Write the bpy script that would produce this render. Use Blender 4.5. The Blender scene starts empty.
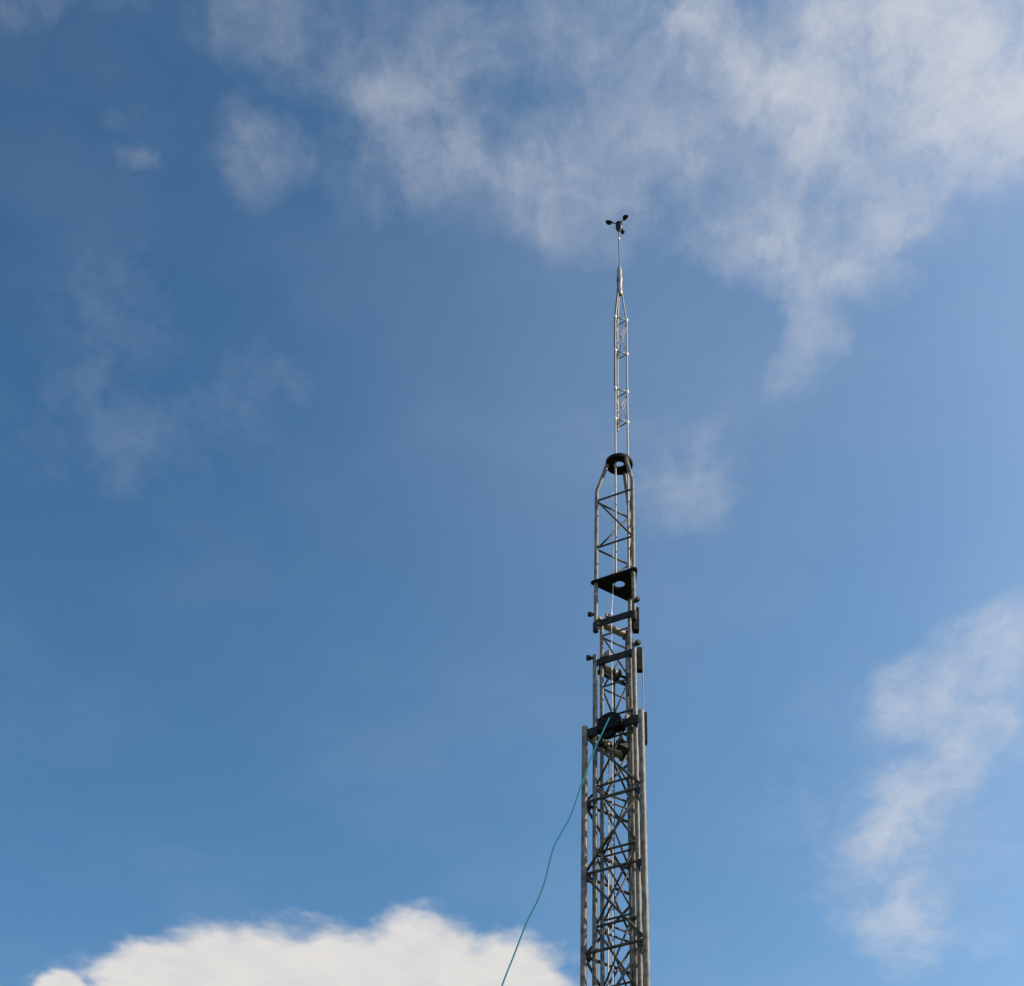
import bpy, bmesh, math, random
from mathutils import Vector, Matrix
random.seed(7)
SC = bpy.context.scene
COL = SC.collection
R = math.radians

# ------------------------------------------------------------------ materials
def new_mat(name):
    m = bpy.data.materials.new(name); m.use_nodes = True
    nt = m.node_tree; b = nt.nodes['Principled BSDF']
    return m, nt, b

def metal(name, c1, c2, metallic, rough, scale=18, bump=0.0):
    m, nt, b = new_mat(name)
    tc = nt.nodes.new('ShaderNodeTexCoord')
    n = nt.nodes.new('ShaderNodeTexNoise'); n.inputs['Scale'].default_value = scale
    n.inputs['Detail'].default_value = 6; n.inputs['Roughness'].default_value = .62
    r = nt.nodes.new('ShaderNodeValToRGB')
    r.color_ramp.elements[0].position = .36; r.color_ramp.elements[0].color = (*c1, 1)
    r.color_ramp.elements[1].position = .66; r.color_ramp.elements[1].color = (*c2, 1)
    nt.links.new(tc.outputs['Object'], n.inputs['Vector'])
    nt.links.new(n.outputs['Fac'], r.inputs['Fac'])
    nt.links.new(r.outputs['Color'], b.inputs['Base Color'])
    if metallic == 0: b.inputs['Specular IOR Level'].default_value = .2
    mr = nt.nodes.new('ShaderNodeMapRange')
    mr.inputs['To Min'].default_value = rough - .1; mr.inputs['To Max'].default_value = rough + .12
    nt.links.new(n.outputs['Fac'], mr.inputs['Value']); nt.links.new(mr.outputs['Result'], b.inputs['Roughness'])
    b.inputs['Metallic'].default_value = metallic
    if bump:
        bp = nt.nodes.new('ShaderNodeBump'); bp.inputs['Strength'].default_value = bump
        bp.inputs['Distance'].default_value = .002
        nt.links.new(n.outputs['Fac'], bp.inputs['Height']); nt.links.new(bp.outputs['Normal'], b.inputs['Normal'])
    return m

GALV = metal('galvanised_steel', (.105, .097, .08), (.31, .282, .23), .0, .5, 20, .3)
BRACE = metal('dull_brace_steel', (.055, .05, .041), (.13, .117, .092), .0, .6, 14, .25)
DARK = metal('dark_weathered_steel', (.02, .019, .0165), (.047, .044, .038), .0, .7, 22, .25)
BLACK = metal('black_cast_iron', (.005, .005, .0045), (.012, .0115, .010), .0, .75, 25, .2)
ALU = metal('bright_aluminium', (.24, .225, .19), (.40, .375, .32), .25, .5, 30)
WELD = metal('bright_weld_bead', (.74, .72, .67), (.88, .86, .8), .3, .5, 60)
PLAST = metal('black_plastic', (.012, .012, .013), (.022, .022, .024), .0, .4, 40)
WEAR = metal('worn_bare_steel', (.24, .20, .135), (.36, .30, .205), .0, .5, 30)
WIRE = metal('steel_wire', (.2, .19, .17), (.33, .31, .28), .5, .5, 60)
WIREB = metal('bright_steel_wire', (.6, .58, .54), (.75, .73, .69), .4, .45, 60)
ROPE = metal('teal_nylon_rope', (.004, .145, .20), (.008, .225, .285), .0, .75, 120)

def ground_mat():
    m, nt, b = new_mat('rough_grass')
    tc = nt.nodes.new('ShaderNodeTexCoord')
    n = nt.nodes.new('ShaderNodeTexNoise'); n.inputs['Scale'].default_value = .35
    n.inputs['Detail'].default_value = 10; n.inputs['Roughness'].default_value = .7
    r = nt.nodes.new('ShaderNodeValToRGB')
    r.color_ramp.elements[0].position = .35; r.color_ramp.elements[0].color = (.035, .05, .018, 1)
    r.color_ramp.elements[1].position = .7; r.color_ramp.elements[1].color = (.075, .085, .038, 1)
    nt.links.new(tc.outputs['Object'], n.inputs['Vector'])
    nt.links.new(n.outputs['Fac'], r.inputs['Fac']); nt.links.new(r.outputs['Color'], b.inputs['Base Color'])
    b.inputs['Roughness'].default_value = .95
    return m

# ------------------------------------------------------------------ mesh helpers
def frame_of(d):
    d = d.normalized()
    up = Vector((0, 0, 1)) if abs(d.z) < .95 else Vector((1, 0, 0))
    a = d.cross(up).normalized(); return a, d.cross(a).normalized()

def add_tube(bm, pts, rad, n=14, caps=True):
    """tube along a polyline; rad a number or one per point"""
    pts = [Vector(p) for p in pts]
    rads = rad if isinstance(rad, (list, tuple)) else [rad] * len(pts)
    rings = []
    a, b = frame_of(pts[1] - pts[0])
    for i, p in enumerate(pts):
        if i == 0: d = pts[1] - pts[0]
        elif i == len(pts) - 1: d = pts[-1] - pts[-2]
        else: d = (pts[i + 1] - p).normalized() + (p - pts[i - 1]).normalized()
        d.normalize()
        a = (a - d * a.dot(d)).normalized(); b = d.cross(a).normalized()
        rings.append([bm.verts.new(p + (a * math.cos(t) + b * math.sin(t)) * rads[i])
                      for t in (2 * math.pi * k / n for k in range(n))])
    for r0, r1 in zip(rings, rings[1:]):
        for k in range(n):
            f = bm.faces.new((r0[k], r0[(k + 1) % n], r1[(k + 1) % n], r1[k])); f.smooth = True
    if caps:
        bm.faces.new(rings[0][::-1]); bm.faces.new(rings[-1])
    return bm

def add_box(bm, c, ax, ay, az, sx, sy, sz, bev=.0015):
    """box centred at c with full sizes along the axes, edges slightly rounded"""
    t = bmesh.new(); bmesh.ops.create_cube(t, size=1)
    bmesh.ops.scale(t, vec=(sx, sy, sz), verts=t.verts)
    if bev: bmesh.ops.bevel(t, geom=list(t.edges), offset=bev, segments=2, affect='EDGES')
    M = Matrix((ax, ay, az)).transposed().to_4x4(); M.translation = Vector(c)
    bmesh.ops.transform(t, matrix=M, verts=t.verts)
    vs = [bm.verts.new(v.co) for v in t.verts]
    t.verts.index_update()
    for f in t.faces: bm.faces.new([vs[v.index] for v in f.verts])
    t.free(); return bm

def add_lathe(bm, prof, origin, axis, n=28):
    """closed profile [(radius, height)] turned about an axis"""
    axis = Vector(axis).normalized(); a, b = frame_of(axis); o = Vector(origin)
    rings = []
    for r, h in prof:
        if r < 1e-6: rings.append([bm.verts.new(o + axis * h)])
        else: rings.append([bm.verts.new(o + axis * h + (a * math.cos(t) + b * math.sin(t)) * r)
                            for t in (2 * math.pi * k / n for k in range(n))])
    for r0, r1 in zip(rings, rings[1:]):
        for k in range(n):
            k2 = (k + 1) % n
            if len(r0) == 1 and len(r1) == 1: continue
            if len(r0) == 1: f = bm.faces.new((r0[0], r1[k2], r1[k]))
            elif len(r1) == 1: f = bm.faces.new((r0[k], r0[k2], r1[0]))
            else: f = bm.faces.new((r0[k], r0[k2], r1[k2], r1[k]))
            f.smooth = True
    return bm

def sharp(bm, deg=35):
    bmesh.ops.recalc_face_normals(bm, faces=bm.faces)
    for e in bm.edges:
        if len(e.link_faces) == 2 and e.calc_face_angle(0) > R(deg): e.smooth = False

def obj(name, bm, mat, parent=None):
    sharp(bm)
    me = bpy.data.meshes.new(name); bm.to_mesh(me); bm.free()
    me.materials.append(mat)
    o = bpy.data.objects.new(name, me); COL.objects.link(o)
    if parent: o.parent = parent
    return o

def empty(name, loc, parent=None):
    o = bpy.data.objects.new(name, None); COL.objects.link(o)
    o.location = loc; o.empty_display_size = .2
    if parent: o.parent = parent
    return o

def tag(o, label, cat, group=None):
    o['label'] = label; o['category'] = cat
    if group: o['group'] = group

# ------------------------------------------------------------------ ground
bm = bmesh.new()
for i in range(1):
    rings = [0, 3, 10, 40, 200, 1000, 5000]; n = 48; prev = [bm.verts.new((0, 0, 0))]
    for r_ in rings[1:]:
        cur = [bm.verts.new((r_ * math.cos(2 * math.pi * k / n), r_ * math.sin(2 * math.pi * k / n), 0)) for k in range(n)]
        for k in range(n):
            k2 = (k + 1) % n
            if len(prev) == 1: bm.faces.new((prev[0], cur[k], cur[k2]))
            else: bm.faces.new((prev[k], cur[k], cur[k2], prev[k2]))
        prev = cur
g = obj('ground', bm, ground_mat()); g['kind'] = 'structure'

# ------------------------------------------------------------------ the lattice tower
TX, TY = .760, 9.0
UP = Vector((0, 0, 1))
DIRS = [Vector((math.cos(R(a)), math.sin(R(a)), 0)) for a in (180, 300, 60)]     # the corners: left, near right, far right
def corner(k, rad, z): return DIRS[k % 3] * rad + UP * z

tower = empty('lattice_tower', (TX, TY, 0))
tag(tower, 'tall telescopic three legged steel lattice tower with ring topped head section', 'tower')

def strut(name, a, b, rad, parent, mat=GALV, n=10, trim=0.0):
    bm = bmesh.new(); d = (b - a).normalized()
    add_tube(bm, [a + d * trim, b - d * trim], rad, n); return obj(name, bm, mat, parent)

def face_inset(k, rad, z, leg_r, inward=.0):
    """points where a rung meets the two legs of face k (between corner k and k+1)"""
    a, b = corner(k, rad, z), corner(k + 1, rad, z); d = (b - a).normalized()
    return a + d * leg_r * .8, b - d * leg_r * .8

def bracing(parent, rad, leg_r, levels, rung_r, brace_r, first_down, mat=BRACE, faces=(0, 1, 2), dz=None, gusset=True):
    for k in faces:
        o_ = [0, .012, -.012][k]
        for i, z in enumerate(levels):
            a, b = face_inset(k, rad, z + o_, leg_r)
            o = strut('rung', a, b, rung_r, parent, mat)
        for i, (z0, z1) in enumerate(zip(levels, levels[1:])):
            a0, b0 = face_inset(k, rad, z0 + o_, leg_r); a1, b1 = face_inset(k, rad, z1 + o_, leg_r)
            e = UP * (rung_r + brace_r + .001)
            if (i + first_down + k) % 2 == 0: strut('brace', a0 - e, b1 + e, brace_r, parent, mat)
            else: strut('brace', b0 - e, a1 + e, brace_r, parent, mat)

def stuff_bracing(parent, rad, leg_r, levels, rung_r, brace_r):
    """bracing that lies below the picture, one mesh"""
    bm = bmesh.new()
    for k in range(3):
        for i, z in enumerate(levels):
            a, b = face_inset(k, rad, z, leg_r); add_tube(bm, [a, b], rung_r, 8)
        for i, (z0, z1) in enumerate(zip(levels, levels[1:])):
            a0, b0 = face_inset(k, rad, z0 - .03, leg_r); a1, b1 = face_inset(k, rad, z1 + .03, leg_r)
            add_tube(bm, [a0, b1] if (i + k) % 2 else [b0, a1], brace_r, 8)
    o = obj('lattice_bracing', bm, BRACE, parent); o['kind'] = 'stuff'

def leg(parent, pts, rad, mat=GALV):
    bm = bmesh.new(); add_tube(bm, pts, rad, 20)
    return obj('leg', bm, mat, parent)

def crossbar(parent, k, rad, z, height, thick, leg_r, off=0, mat=DARK):
    a, b = corner(k, rad, z), corner(k + 1, rad, z)
    d = (b - a).normalized(); nrm = d.cross(UP)
    bm = bmesh.new(); c = (a + b) / 2 + nrm * off
    add_box(bm, c, d, nrm, UP, (b - a).length - leg_r * 1.2, thick, height)
    return obj('crossbar', bm, mat, parent)

def guide_peg(parent, k, rad, z, length, shaft, head):
    d = DIRS[k]; p = corner(k, rad, z)
    bm = bmesh.new()
    add_lathe(bm, [(0, .0), (shaft, .0), (shaft, length - .03), (head * .82, length - .028), (head, length - .022),
                   (head, length - .004), (head * .8, length), (0, length)], p, d, 18)
    return obj('guide_peg', bm, DARK, parent)

def roller(parent, rad, z, t0, t1, rr, name='roller'):
    a, c = corner(0, rad, z), corner(2, rad, z); d = (c - a)
    p0, p1 = a + d * t0, a + d * t1; L = (p1 - p0).length; d.normalize()
    bm = bmesh.new()
    add_lathe(bm, [(0, 0), (rr * .9, 0), (rr, .004), (rr, L * .42), (rr * .62, L * .43), (rr * .62, L * .49), (rr, L * .5),
                   (rr, L - .004), (rr * .9, L), (0, L)], p0, d, 20)
    o = obj(name, bm, WEAR, parent)
    bm = bmesh.new()
    bm.free()
    for h in (-.012, L + .001):
        bm = bmesh.new()
        add_lathe(bm, [(0, h), (rr * 1.45, h), (rr * 1.45, h + .011), (0, h + .011)], p0, d, 20)
        obj('flange', bm, DARK, parent)
    bm = bmesh.new(); add_tube(bm, [a + d * .01, c - d * .01], rr * .4, 10)
    obj('axle', bm, DARK, parent)
    return o

def sheave_box(parent, r0, r1, z0, z1, w):
    """channel of folded plate, open towards the section, with a grooved wheel inside"""
    X = Vector((1, 0, 0)); Y = Vector((0, 1, 0)); t = .005; h = w / 2
    U = [(r0, -h), (r1, -h), (r1, h), (r0, h), (r0, h - t), (r1 - t, h - t), (r1 - t, -h + t), (r0, -h + t)]
    bm = bmesh.new()
    va = [bm.verts.new((x, y, z0)) for x, y in U]; vb = [bm.verts.new((x, y, z1)) for x, y in U]
    for q in ((0, 1, 6, 7), (1, 2, 5, 6), (2, 3, 4, 5)):
        bm.faces.new([va[i] for i in q]); bm.faces.new([vb[i] for i in q[::-1]])
    for i in range(8):
        j = (i + 1) % 8; bm.faces.new((va[i], va[j], vb[j], vb[i]))
    obj('sheave_box', bm, DARK, parent)
    bm = bmesh.new(); rr = (r1 - r0) * .4
    add_lathe(bm, [(rr * .3, -.008), (rr, -.008), (rr * .82, 0), (rr, .008), (rr * .3, .008), (rr * .3, -.008)],
              (((r0 + r1) / 2 - .004), 0, z1 - rr - .012), Y, 20)
    obj('sheave', bm, WEAR, parent)
    for zz in (z0 + .03, z1 - .05):                                         # straps back to the section
        bm = bmesh.new(); add_box(bm, Vector((r0 - .012, 0, zz)), X, Y, UP, .03, w * .6, .022)
        obj('mounting_strap', bm, DARK, parent)

def collar(parent, k, rad, z0, z1, rr, mat=DARK, name='collar'):
    bm = bmesh.new(); p = corner(k, rad, 0)
    add_lathe(bm, [(0, z0), (rr * .88, z0), (rr, z0 + .004), (rr, z1 - .004), (rr * .88, z1), (0, z1)], p, UP, 20)
    return obj(name, bm, mat, parent)

def lug(parent, p, size, mat=GALV):
    bm = bmesh.new(); add_box(bm, p, Vector((.85, .5, 0)).normalized(), Vector((-.5, .85, 0)).normalized(), UP, *size)
    return obj('lug', bm, mat, parent)

# ---- fixed outer section, down to the ground
S4 = empty('outer_section', (0, 0, 0), tower); r4, l4 = .2235, .0188
for k in range(3): leg(S4, [corner(k, r4, 0.0), corner(k, r4, 8.563)], l4)
bracing(S4, r4, l4, [7.991, 7.483, 6.959, 6.44], .0095, .0085, 1)
for k in range(3):                                                          # panel under the top crossbars
    a0, b0 = face_inset(k, r4, 8.47, l4); a1, b1 = face_inset(k, r4, 8.015, l4)
    strut('brace', a0 if k % 2 == 0 else b0, b1 if k % 2 == 0 else a1, .0085, S4, BRACE)
stuff_bracing(S4, r4, l4, [6.44 - .515 * i for i in range(1, 13)], .0095, .0085)
crossbar(S4, 0, r4, 8.508, .062, .014, l4)
crossbar(S4, 1, r4, 8.508, .05, .012, l4)
crossbar(S4, 2, r4, 8.508, .05, .012, l4)
sheave_box(S4, .146, .166, 8.46, 8.69, .045)
guide_z = [7.97, 7.46, 6.94]
for z in guide_z:                                                           # gusset plates where rungs meet the legs
    for k in range(3):
        for e in (1, 2):
            d = (DIRS[(k + e) % 3] - DIRS[k]).normalized(); n_ = d.cross(UP)
            bm = bmesh.new(); add_box(bm, corner(k, r4, z) + d * (l4 + .014), d, n_, UP, .028, .006, .036)
            obj('gusset', bm, DARK, S4)
roller(S4, .185, 8.44, .22, .72, .022)

# ---- pulley guard on the outer section's front crossbar
a, b = corner(0, r4, 8.5), corner(1, r4, 8.5); fd = (b - a).normalized(); fn = fd.cross(UP)
if fn.y > 0: fn = -fn
pc = a + fd * ((b - a).length * .485) + fn * .012
bm = bmesh.new(); N = 20; half = .036; rr = .086
prof = [(-rr, -.035)] + [(rr * math.cos(math.pi - math.pi * i / N), rr * .98 * math.sin(math.pi * i / N) + .0) for i in range(N + 1)] + [(rr, -.035)]
va = [bm.verts.new(pc + fd * x + UP * z + fn * half) for x, z in prof]
vb = [bm.verts.new(pc + fd * x * .96 + UP * z * .96 - fn * half) for x, z in prof]
bm.faces.new(va); bm.faces.new(vb[::-1])
for i in range(len(prof)):
    j = (i + 1) % len(prof); f = bm.faces.new((va[j], va[i], vb[i], vb[j])); f.smooth = True
guard = obj('pulley_guard', bm, BLACK, S4)
for x, z in ((-.03, .03), (.03, .03), (0, .06), (.062, -.01), (-.062, -.01)):
    bm = bmesh.new(); add_lathe(bm, [(0, 0), (.007, 0), (.007, .007), (0, .007)], pc + fd * x + UP * z + fn * (half + .0005), fn, 6)
    obj('bolt', bm, DARK, guard)
bm = bmesh.new(); add_lathe(bm, [(.012, -.014), (.055, -.014), (.043, -.004), (.043, .004), (.055, .014), (.012, .014), (.012, -.014)],
                            pc - UP * .03 - fd * .02, fn, 26)
obj('pulley_wheel', bm, BLACK, guard)
lug(S4, pc + fd * .105 - fn * .01 + UP * .04, (.024, .022, .036), WEAR)
lug(S4, pc - fd * .085 - fn * .06 - UP * .07, (.05, .06, .04), DARK)
lug(S4, pc + fd * .03 - fn * .09 - UP * .09, (.07, .04, .05), DARK)
lug(S4, pc - fd * .05 - fn * .045 - UP * .085, (.03, .02, .035), WEAR)

# ---- middle section
S3 = empty('middle_section', (0, 0, 0), tower); r3, l3 = .160, .0152
for k in range(3): leg(S3, [corner(k, r3, 5.35), corner(k, r3, 9.15)], l3)
bracing(S3, r3, l3, [8.62, 8.11, 7.638, 7.136, 6.66, 6.18, 5.7], .0075, .007, 1)
crossbar(S3, 0, r3, 9.085, .05, .012, l3)
crossbar(S3, 1, r3, 9.085, .04, .010, l3)
crossbar(S3, 2, r3, 9.02, .03, .010, l3)
for k in (0, 1): guide_peg(S3, k, r3, 9.128, .058, .011, .019)
roller(S3, .14, 9.065, .16, .62, .025)
sheave_box(S3, .112, .146, 9.04, 9.225, .04)
a, b = corner(0, r3, 9.085), corner(1, r3, 9.085); d3 = (b - a).normalized(); n3 = d3.cross(UP)
bm = bmesh.new()
t0 = a + d3 * .085 + UP * .026; pr = [t0 - d3 * .05, t0 + d3 * .022, t0 + d3 * .022 + UP * .042, t0 + d3 * .004 + UP * .042]
va = [bm.verts.new(p + n3 * .011) for p in pr]; vb = [bm.verts.new(p - n3 * .011) for p in pr]
bm.faces.new(va); bm.faces.new(vb[::-1])
for i in range(4): bm.faces.new((va[(i + 1) % 4], va[i], vb[i], vb[(i + 1) % 4]))
obj('gusset', bm, GALV, S3)

# ---- inner section
S2 = empty('inner_section', (0, 0, 0), tower); r2, l2 = .117, .0125
for k in range(3): leg(S2, [corner(k, r2, 5.3), corner(k, r2, 9.44)], l2)
bracing(S2, r2, l2, [9.32, 8.892, 8.469, 8.039, 7.61, 7.18, 6.75, 6.32, 5.89, 5.46], .0065, .006, 0)

# ---- head section, sleeved over the inner one
S1 = empty('head_section', (0, 0, 0), tower); r1, l1 = .160, .0137
for k in range(3):
    z0 = 9.36
    leg(S1, [corner(k, r1, z0), corner(k, r1, 10.655), corner(k, r1 - .002, 10.672), corner(k, r1 - .008, 10.69),
             corner(k, .090, 10.928), corner(k, .086, 10.942)], l1)
bracing(S1, r1, l1, [10.567, 10.111], .0072, .0066, 0)
for k in range(3):                                                          # last diagonals above the triangular plate
    a0, b0 = face_inset(k, r1, 10.085, l1); a1, b1 = face_inset(k, r1, 9.80, l1)
    if k != 0: strut('brace', a0 if k == 2 else b0, b1 if k == 2 else a1, .0066, S1, BRACE)
bm = bmesh.new()
add_lathe(bm, [(.039, 10.938), (.095, 10.938), (.0985, 10.942), (.0985, 10.968), (.095, 10.972), (.039, 10.972), (.037, 10.969), (.037, 10.941), (.039, 10.938)],
          (0, 0, 0), UP, 48)
ring = obj('top_ring', bm, BLACK, S1)
for a_ in range(0, 360, 60):
    bm = bmesh.new()
    add_lathe(bm, [(0, 10.930), (.005, 10.930), (.005, 10.9375), (0, 10.9375)], Vector((.066 * math.cos(R(a_ + 30)), .066 * math.sin(R(a_ + 30)), 0)), UP, 6)
    obj('bolt', bm, DARK, ring)

bm = bmesh.new(); N = 96; zt, zb = 9.795, 9.781
outer, inner = [], []
rc, cr = .180, .0165                                                        # corner radius centre, rounding
for i in range(N):
    t = 2 * math.pi * i / N; dv = Vector((math.cos(t), math.sin(t), 0))
    best = 9
    inr = rc * .5 + cr                                                     # offset straight sides
    for k in range(3):
        nrm = -DIRS[k]; c = dv.dot(nrm)
        if c > 1e-4: best = min(best, inr / c)
    for k in range(3):                                                     # rounded corners
        c0 = DIRS[k] * rc; bq = dv.dot(c0); disc = bq * bq - (c0.length_squared - cr * cr)
        if disc > 0 and abs(dv.angle(DIRS[k])) < R(10):
            best = min(best, bq + math.sqrt(disc))
    outer.append(dv * best); inner.append(dv * .036)
V = {}
for nm, pts, z in (('ot', outer, zt), ('ob', outer, zb), ('it', inner, zt), ('ib', inner, zb)):
    V[nm] = [bm.verts.new(p + UP * z) for p in pts]
for i in range(N):
    j = (i + 1) % N
    bm.faces.new((V['ot'][i], V['ot'][j], V['it'][j], V['it'][i])); bm.faces.new((V['ob'][j], V['ob'][i], V['ib'][i], V['ib'][j]))
    bm.faces.new((V['ob'][i], V['ob'][j], V['ot'][j], V['ot'][i])); bm.faces.new((V['ib'][j], V['ib'][i], V['it'][i], V['it'][j]))
plate = obj('triangular_plate', bm, BLACK, S1)
for x, y in ((.05, .035), (.052, -.012), (.03, .06), (.055, .0), (-.03, .04), (-.06, -.02), (.03, -.055)):
    bm = bmesh.new(); add_lathe(bm, [(0, zb - .009), (.006, zb - .009), (.0065, zb - .0005), (0, zb - .0005)], Vector((x, y, 0)), UP, 6)
    obj('bolt', bm, DARK, plate)
crossbar(S1, 0, r1, 9.415, .05, .014, l1)
crossbar(S1, 1, r1, 9.43, .04, .012, l1)
for k in range(3):
    collar(S1, k, r1, 9.352, 9.43, .019)
    if k < 2: guide_peg(S1, k, r1, 9.503, .054, .011, .018)
for z in (9.372, 9.41):
    bm = bmesh.new(); add_lathe(bm, [(0, 0), (.009, 0), (.009, .012), (0, .012)], corner(0, r1, z) + Vector((.6, -.8, 0)) * .0185, Vector((.6, -.8, 0)), 6)
    obj('bolt', bm, WEAR, S1)
roller(S1, .15, 9.437, .16, .86, .025)
sheave_box(S1, .086, .126, 9.375, 9.57, .045)
lug(S1, corner(0, r1, 9.455) + Vector((.075, -.05, 0)), (.03, .02, .03), WEAR)
lug(S1, corner(0, r1, 9.45) + Vector((.028, -.02, 0)), (.03, .022, .025), WEAR)

# the three lower sections lean together by a third of a degree
for sec in (S4, S3, S2):
    sec.rotation_euler = (0, -.0055, 0); sec.location = (8.7 * .0055, 0, 0)

# ---- hoist cables
def cable(pts, rad, mat, parent=tower, name='hoist_cable'):
    bm = bmesh.new(); add_tube(bm, pts, rad, 8); return obj(name, bm, mat, parent)
cable([(.146, .0, 9.21), (.147, 0, 8.9), (.149, 0, 8.66)], .0035, WIRE)
cable([(-.045, -.02, 9.78), (-.052, -.035, 9.6), (-.060, -.058, 9.50)], .0028, WIREB)
cable([(-.060, -.058, 9.50), (-.061, -.059, 9.435)], .0055, WIREB, name='cable_ferrule')
cable([(-.060, -.055, 9.44), (-.058, -.03, 9.2), (-.05, -.02, 8.6), (-.05, -.01, 5.4)], .0038, WIREB)
cable([(-.035, .02, 9.06), (-.04, .03, 8.0), (-.045, .03, 5.4)], .0055, BLACK)
cable([(-.07, .03, 8.45), (-.072, .03, 7.0), (-.072, .03, 5.4)], .0045, WIREB)
cable([(-.048, .0, 10.66), (-.05, .01, 10.4), (-.046, .015, 10.1), (-.04, .01, 9.8)], .0035, WIREB, name='signal_cable')

# ------------------------------------------------------------------ slender aluminium pole with the wind gauge
pole = empty('lattice_pole', (TX + .0095, TY, 9.80))
tag(pole, 'slender bright aluminium lattice pole rising through the ring of the dark steel tower', 'mast')
PD = [Vector((math.cos(R(a)), math.sin(R(a)), 0)) for a in (224, 352, 106)]
rp, lp = .0535, .0064
Z = lambda z: z - 9.80
for k in range(3):
    bm = bmesh.new()
    add_tube(bm, [PD[k] * rp + UP * Z(11.36 if k == 2 else 9.799), PD[k] * rp + UP * Z(12.56), PD[k] * .017 + UP * Z(12.93), PD[k] * .0145 + UP * Z(13.02)], lp, 14)
    obj('leg', bm, ALU, pole)
lv = [12.575, 12.168, 11.732, 11.395]
for z in lv:
    for k in range(3):
        a, b = PD[k] * rp + UP * Z(z), PD[(k + 1) % 3] * rp + UP * Z(z); d = (b - a).normalized()
        bm = bmesh.new(); add_tube(bm, [a + d * lp * .9, b - d * lp * .9], .0055, 10); obj('rung', bm, ALU, pole)
        bm = bmesh.new(); p = PD[k] * rp
        add_lathe(bm, [(.005, Z(z) - .018), (.008, Z(z) - .016), (.0125, Z(z) - .008), (.0125, Z(z) + .008), (.008, Z(z) + .016), (.005, Z(z) + .018)], p, UP, 14)
        obj('weld_joint', bm, WELD, pole)
for z0, z1 in ((12.56, 12.18), (11.715, 11.40)):
    for k in range(3):
        a0, b1 = PD[k] * rp + UP * Z(z0), PD[(k + 1) % 3] * rp + UP * Z(z1)
        b0, a1 = PD[(k + 1) % 3] * rp + UP * Z(z0), PD[k] * rp + UP * Z(z1)
        d = (PD[(k + 1) % 3] - PD[k]).normalized().cross(UP)
        bm = bmesh.new(); add_tube(bm, [a0 + d * .003, b1 + d * .003], .0034, 8); obj('brace', bm, ALU, pole)
        if k != 1:
            bm = bmesh.new(); add_tube(bm, [b0 - d * .0042, a1 - d * .0042], .0034, 8); obj('brace', bm, ALU, pole)
bm = bmesh.new()
add_lathe(bm, [(0, Z(12.90)), (.019, Z(12.90)), (.023, Z(12.915)), (.023, Z(12.96)), (.0195, Z(12.97)), (.0195, Z(13.06)), (.0235, Z(13.07)), (.0235, Z(13.115)),
               (.0205, Z(13.125)), (.0205, Z(13.20)), (.012, Z(13.255)), (.0075, Z(13.275)), (0, Z(13.275))], (0, 0, 0), UP, 24)
sl = obj('top_sleeve', bm, ALU, pole)
bm = bmesh.new(); add_tube(bm, [(0, 0, Z(13.27)), (-.0045, 0, Z(13.74))], .0050, 12)
rod = obj('top_rod', bm, GALV, pole)
bm = bmesh.new(); add_lathe(bm, [(.0045, Z(13.62)), (.0085, Z(13.623)), (.0085, Z(13.645)), (.0045, Z(13.65)), (.0045, Z(13.62))], (-.0034, 0, 0), UP, 14)
obj('collar', bm, WELD, rod)

bm = bmesh.new(); q = PD[0] * (rp + .0088)
add_tube(bm, [PD[0] * .0235 + UP * Z(13.1), PD[0] * .026 + UP * Z(12.93), q + UP * Z(12.55), q * 1.02 + UP * Z(12.35), q + UP * Z(12.12), q * 1.015 + UP * Z(11.9), q + UP * Z(11.7)], .0032, 8)
obj('signal_cable', bm, BLACK, pole)

gauge = empty('cup_anemometer', (TX + .0075, TY, 13.73))
tag(gauge, 'small black three cup anemometer on the rod at the very top', 'anemometer')
bm = bmesh.new()
add_lathe(bm, [(0, 0), (.009, 0), (.013, .012), (.022, .032), (.0285, .05), (.0285, .088), (.026, .094), (.016, .098), (.016, .104),
               (.027, .106), (.027, .118), (.020, .128), (.008, .133), (0, .134)], (0, 0, 0), UP, 26)
obj('body', bm, PLAST, gauge)
zc = .112
for a_ in (185, 306, 68):
    d = Vector((math.cos(R(a_)), math.sin(R(a_)), 0)); t = UP.cross(d)
    bm = bmesh.new(); add_tube(bm, [d * .02 + UP * zc, d * .05 + UP * zc, d * .066 + UP * zc], [.0042, .0046, .009], 12)
    obj('arm', bm, PLAST, gauge)
    bm = bmesh.new()                                                       # scoop with a thin wall, longest along its arm, open along its travel
    c = d * .084 + UP * zc
    add_lathe(bm, [(0, -.026), (.004, -.025), (.0095, -.017), (.0165, -.006), (.0225, .003), (.0232, .007), (.0215, .007), (.0195, -.007), (.0142, -.0165), (.0075, -.022), (0, -.0235)], (0, 0, 0), t, 26)
    for v in bm.verts: v.co = v.co + d * (v.co.dot(d) * .35); v.co = v.co * 1.0 + c
    obj('cup', bm, PLAST, gauge)

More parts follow.
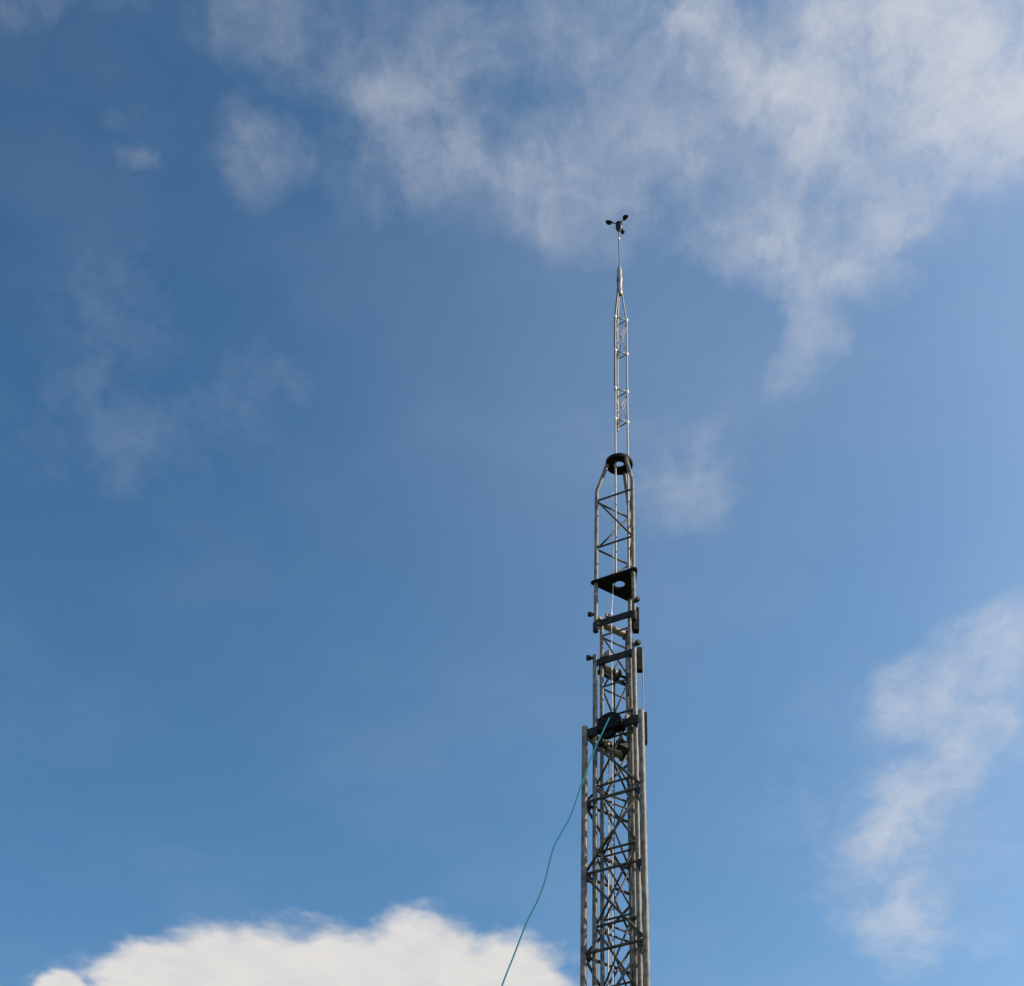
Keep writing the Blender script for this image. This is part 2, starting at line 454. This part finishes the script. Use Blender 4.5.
# ------------------------------------------------------------------ the teal line hanging from the tower
pts = [(0.669, 8.72, 8.43), (0.662, 8.716, 8.408), (0.623, 8.692, 8.287), (0.579, 8.667, 8.152), (0.507, 8.613, 7.875), (0.438, 8.555, 7.584), (0.387, 8.527, 7.446),
       (0.338, 8.497, 7.303), (0.297, 8.445, 7.065), (0.256, 8.41, 6.908), (0.205, 8.377, 6.761), (0.143, 8.322, 6.527), (0.087, 8.27, 6.315),
       (-.06, 8.12, 5.7), (-.3, 7.9, 4.7), (-.58, 7.6, 3.4), (-.85, 7.3, 2.0), (-1.0, 7.1, .9), (-1.06, 7.0, .2), (-1.1, 6.96, .012), (-1.35, 6.9, .010)]
def spline(P, n=8):
    P = [Vector(p) for p in P]; out = []
    for i in range(len(P) - 1):
        p0, p1, p2, p3 = P[max(i - 1, 0)], P[i], P[i + 1], P[min(i + 2, len(P) - 1)]
        for j in range(n):
            t = j / n
            out.append(.5 * ((2 * p1) + (p2 - p0) * t + (2 * p0 - 5 * p1 + 4 * p2 - p3) * t * t + (3 * p1 - p0 - 3 * p2 + p3) * t ** 3))
    out.append(P[-1]); return out
bm = bmesh.new(); add_tube(bm, spline(pts), .0043, 10)
rope = obj('rope', bm, ROPE); tag(rope, 'thin teal rope hanging slack from the pulley guard down beside the tower', 'rope')

# ------------------------------------------------------------------ camera
th, rho = R(45), R(3.15)
F = Vector((0, math.cos(th), math.sin(th))); R0 = Vector((1, 0, 0)); U0 = Vector((0, -math.sin(th), math.cos(th)))
Rv = R0 * math.cos(rho) + U0 * math.sin(rho); Uv = -R0 * math.sin(rho) + U0 * math.cos(rho)
cam = bpy.data.cameras.new('camera'); co = bpy.data.objects.new('camera', cam); COL.objects.link(co)
M = Matrix((Rv, Uv, -F)).transposed().to_4x4(); M.translation = Vector((0, 0, 1.6)); co.matrix_world = M
cam.sensor_fit = 'HORIZONTAL'; cam.sensor_width = 36; cam.lens = 36 * 1800 / 1024
cam.clip_start = .05; cam.clip_end = 20000
SC.camera = co

# ------------------------------------------------------------------ sun and sky
SUN_EL, SUN_AZ = 36.0, 97.0                                                # azimuth clockwise from the way the camera looks
sd = Vector((math.sin(R(SUN_AZ)) * math.cos(R(SUN_EL)), math.cos(R(SUN_AZ)) * math.cos(R(SUN_EL)), math.sin(R(SUN_EL))))
sl = bpy.data.lights.new('sun', 'SUN'); sl.energy = 5; sl.angle = R(.5); sl.color = (1, .90, .74)
so = bpy.data.objects.new('sun', sl); COL.objects.link(so)
so.rotation_euler = sd.to_track_quat('Z', 'Y').to_euler(); so.location = (20, -3, 20)

W = bpy.data.worlds.new('World'); SC.world = W; W.use_nodes = True
nt = W.node_tree; nt.nodes.clear(); L = nt.links.new
def N_(t, **kw):
    n = nt.nodes.new(t)
    for k, v in kw.items(): setattr(n, k, v)
    return n
def math_(op, a, b=None, c=None, clamp=False):
    n = N_('ShaderNodeMath', operation=op, use_clamp=clamp)
    for i, v in enumerate((a, b, c)):
        if v is None: continue
        if isinstance(v, (int, float)): n.inputs[i].default_value = v
        else: L(v, n.inputs[i])
    return n.outputs[0]
def vmath(op, a, b=None, scale=None):
    n = N_('ShaderNodeVectorMath', operation=op)
    for i, v in enumerate((a, b)):
        if v is None: continue
        if isinstance(v, tuple): n.inputs[i].default_value = v
        else: L(v, n.inputs[i])
    if scale is not None: n.inputs['Scale'].default_value = scale
    return n
def smooth(v, lo, hi):
    n = N_('ShaderNodeMapRange', interpolation_type='SMOOTHSTEP'); L(v, n.inputs['Value'])
    n.inputs['From Min'].default_value = lo; n.inputs['From Max'].default_value = hi
    return n.outputs['Result']
def noise(vec, scale, detail, rough, dist=0.0, lac=2.0):
    n = N_('ShaderNodeTexNoise'); L(vec, n.inputs['Vector'])
    n.inputs['Scale'].default_value = scale; n.inputs['Detail'].default_value = detail
    n.inputs['Roughness'].default_value = rough; n.inputs['Distortion'].default_value = dist
    n.inputs['Lacunarity'].default_value = lac
    return n

SKY_STRENGTH = .1
sky = N_('ShaderNodeTexSky', sky_type='NISHITA', sun_disc=False)
sky.sun_elevation = R(SUN_EL); sky.sun_rotation = R(SUN_AZ)
sky.altitude = 0; sky.air_density = 1.0; sky.dust_density = 3.0; sky.ozone_density = 4.0

tc = N_('ShaderNodeTexCoord')
sep = N_('ShaderNodeSeparateXYZ'); L(tc.outputs['Generated'], sep.inputs[0])
zz = math_('MAXIMUM', sep.outputs['Z'], .03)
cmb = N_('ShaderNodeCombineXYZ')
L(math_('DIVIDE', sep.outputs['X'], zz), cmb.inputs['X']); L(math_('DIVIDE', sep.outputs['Y'], zz), cmb.inputs['Y'])
P = cmb.outputs[0]                                                        # where the line of sight meets a flat cloud layer
def warped(p, scale, amt, detail=3, rough=.55):
    n = noise(p, scale, detail, rough)
    c = vmath('SUBTRACT', n.outputs['Color'], (.5, .5, .5))
    s = vmath('SCALE', c.outputs[0], scale=amt)
    return vmath('ADD', p, s.outputs[0]).outputs[0]
def blob(p, x, y, sx, sy, rot):
    m = N_('ShaderNodeMapping', vector_type='TEXTURE'); L(p, m.inputs['Vector'])
    m.inputs['Location'].default_value = (x, y, 0); m.inputs['Rotation'].default_value = (0, 0, rot)
    m.inputs['Scale'].default_value = (sx, sy, 1)
    ln = N_('ShaderNodeVectorMath', operation='LENGTH'); L(m.outputs[0], ln.inputs[0])
    return ln.outputs['Value']

CIRRUS=[(0.2708,0.6055,0.1084,0.0584,-2.886,0.95),(0.1507,0.6278,0.0881,0.0321,-2.4747,0.52),(0.1012,0.7047,0.1002,0.0526,3.0896,0.13),(0.1002,0.5771,0.0468,0.0256,-2.417,0.3),(0.2228,0.5696,0.0601,0.0197,2.93,0.36),(0.2059,0.6506,0.0599,0.0332,-2.9324,0.28),(0.1109,0.6722,0.0474,0.0302,2.3684,0.26),(0.1826,0.7562,0.0787,0.0314,-2.879,0.42),(0.2308,0.7633,0.0299,0.0218,2.2085,0.3),(0.2119,0.8186,0.0636,0.0223,1.6829,0.26),(0.1911,0.8628,0.0276,0.0199,1.5646,0.12),(0.2545,0.7174,0.0331,0.015,2.4945,0.3),(0.2853,0.6726,0.0505,0.0243,2.6312,0.3),(0.2107,0.7179,0.1075,0.0659,3.1346,0.16),(0.2071,0.6205,0.1799,0.1012,-3.0407,0.2),(-0.1496,0.6139,0.0687,0.0353,-2.7084,0.2),(-0.0766,0.6348,0.0472,0.0255,2.6339,0.22),(-0.0866,0.697,0.0705,0.0503,2.2843,0.1),(-0.0399,0.694,0.1021,0.0584,-2.6361,0.13),(0.0009,0.7114,0.0824,0.0438,-2.7481,0.12),(0.0432,0.6459,0.0908,0.09,-2.431,0.15),(-0.1813,0.6953,0.0406,0.0327,1.8863,0.155),(-0.255,0.7121,0.0201,0.0147,-2.2987,0.1),(-0.2638,0.6694,0.0197,0.0148,2.3233,0.09),(-0.3236,0.5892,0.0845,0.0229,2.9499,0.1),(-0.0236,0.5848,0.1371,0.0418,3.0773,0.16),(-0.2968,0.8361,0.0698,0.0609,1.4983,0.075),(-0.3033,0.9551,0.1137,0.0904,2.6649,0.055),(-0.1857,0.9153,0.0668,0.0411,1.8235,0.06),(0.1397,0.9825,0.0605,0.0424,-1.8641,0.17),(0.1252,0.9332,0.091,0.0832,-3.0665,0.07),(0.4074,1.1567,0.0809,0.0414,2.0685,0.54),(0.3593,1.2358,0.0626,0.037,1.5752,0.34),(0.4444,1.2424,0.0864,0.0385,1.2499,0.22),(0.4031,1.3197,0.1226,0.0401,1.7456,0.4),(0.3804,1.4168,0.0818,0.0395,1.2827,0.32),(0.3659,1.5125,0.1054,0.0374,1.4506,0.19),(0.4215,1.5802,0.1129,0.0438,1.3236,0.44),(0.5093,1.6093,0.0509,0.0396,1.1589,0.1),(0.3928,1.4074,0.2626,0.1392,1.3391,0.11)]
CUMULUS=[(-0.2598,1.836,0.1893,0.1578,2.1859),(-0.3447,1.7908,0.107,0.0867,2.228),(-0.3852,1.8609,0.1513,0.058,1.7159),(-0.4703,1.8413,0.0729,0.0329,1.7735),(-0.0758,1.762,0.1485,0.0813,1.6159),(-0.152,1.7702,0.1174,0.096,1.8974),(0.0174,1.784,0.1378,0.0787,1.5725),(-0.2823,1.7629,0.0908,0.0639,1.8342),(-0.2133,2.045,0.4155,0.3425,2.6047)]

squash = N_('ShaderNodeMapping', vector_type='POINT'); L(P, squash.inputs['Vector'])
squash.inputs['Scale'].default_value = (1, .62, 1); Q = squash.outputs[0]
def wind(src, scale, amt, detail, rough):                                  # pushes the cloud edges about
    n = noise(src, scale, detail, rough)
    return vmath('SCALE', vmath('SUBTRACT', n.outputs['Color'], (.5, .5, .5)).outputs[0], scale=amt).outputs[0]
push = vmath('ADD', wind(Q, 7, .05, 3, .5), wind(Q, 22, .065, 8, .6)).outputs[0]
pw = vmath('ADD', P, push).outputs[0]; qw = vmath('ADD', Q, push).outputs[0]
field = None
for x, y, sx, sy, rot, w in CIRRUS:
    g_ = smooth(blob(pw, x, y, sx * 1.4, sy * 1.4, rot), 1.0, 0.0)
    g_ = math_('MULTIPLY', g_, w)
    field = g_ if field is None else math_('ADD', field, g_)
fb = noise(qw, 14, 8, .56, .25).outputs['Fac']
stretch = N_('ShaderNodeMapping', vector_type='POINT'); L(warped(Q, 18, .05, 5, .6), stretch.inputs['Vector'])
stretch.inputs['Rotation'].default_value = (0, 0, R(-40)); stretch.inputs['Scale'].default_value = (.75, 1.15, 1)
fine = noise(stretch.outputs[0], 42, 8, .64, .3).outputs['Fac']
tex = math_('ADD', math_('MULTIPLY', smooth(fb, .28, .72), .6), math_('MULTIPLY', smooth(fine, .25, .75), .4))
dens = math_('SUBTRACT', math_('MULTIPLY', field, math_('ADD', math_('MULTIPLY', math_('POWER', tex, 1.35), 1.7), .3)), math_('MULTIPLY', math_('SUBTRACT', 1.0, tex), .035))
dens = math_('MAXIMUM', dens, 0.0)
veil = math_('MULTIPLY', smooth(noise(P, 5, 6, .55).outputs['Fac'], .42, .72), .035)
dens = math_('ADD', dens, veil)
ci = math_('MULTIPLY', math_('SUBTRACT', 1.0, math_('EXPONENT', math_('MULTIPLY', dens, -1.15))), .95)

HAZE=[(0.0749, 0.8762, 0.3234, 0.3089, 1.4043, 0.075), (0.0308, 1.1755, 0.3422, 0.2817, 1.5944, 0.03)]
for x, y, sx, sy, rot, w in HAZE:                                         # thin even milkiness
    hz = math_('MULTIPLY', smooth(blob(P, x, y, sx, sy, rot), 1.0, 0.0), w)
    ci = math_('ADD', ci, math_('MULTIPLY', hz, math_('SUBTRACT', 1.0, ci)))
pk = warped(P, 14, .03, 3)
cu = None
for x, y, sx, sy, rot in CUMULUS:
    v = math_('SUBTRACT', 1.0, blob(pk, x, y, sx, sy, rot))
    cu = v if cu is None else math_('MAXIMUM', cu, v)
bil = noise(P, 20, 8, .55, .2).outputs['Fac']
cu = math_('ADD', cu, math_('MULTIPLY', math_('SUBTRACT', bil, .5), .55))
cua = smooth(math_('ADD', cu, math_('MULTIPLY', math_('SUBTRACT', fine, .5), .12)), -.16, .26)

ms = N_('ShaderNodeMix', data_type='RGBA')
sc_ = N_('ShaderNodeSeparateColor'); L(sky.outputs['Color'], sc_.inputs[0])    # deeper, more contrasty blue
cb = N_('ShaderNodeCombineColor')
for i, (g_, k_, mx) in enumerate(((2.6, 54, .2), (2.2, 17.0, .25), (2.1, 7.55, .4))):
    v = math_('MINIMUM', math_('MULTIPLY', sc_.outputs[i], .1), mx)
    L(math_('MULTIPLY', math_('POWER', v, g_), k_ * 10), cb.inputs[i])
L(ci, ms.inputs['Factor']); L(cb.outputs[0], ms.inputs[6])
s_ = 1 / SKY_STRENGTH
ms.inputs[7].default_value = (.69 * s_, .70 * s_, .735 * s_, 1)
cc = N_('ShaderNodeMix', data_type='RGBA')
L(smooth(bil, .1, .75), cc.inputs['Factor'])
cc.inputs[6].default_value = (.65 * s_, .65 * s_, .66 * s_, 1); cc.inputs[7].default_value = (.76 * s_, .74 * s_, .72 * s_, 1)
m2 = N_('ShaderNodeMix', data_type='RGBA')
L(cua, m2.inputs['Factor']); L(ms.outputs[2], m2.inputs[6]); L(cc.outputs[2], m2.inputs[7])
bg = N_('ShaderNodeBackground'); bg.inputs['Strength'].default_value = SKY_STRENGTH
L(m2.outputs[2], bg.inputs['Color'])
out = N_('ShaderNodeOutputWorld'); L(bg.outputs[0], out.inputs['Surface'])
W.cycles.sampling_method = 'MANUAL'; W.cycles.sample_map_resolution = 512

SC.view_settings.view_transform = 'Standard'; SC.view_settings.look = 'None'
SC.view_settings.gamma = 1; SC.view_settings.exposure = 0; SC.view_settings.use_curve_mapping = False
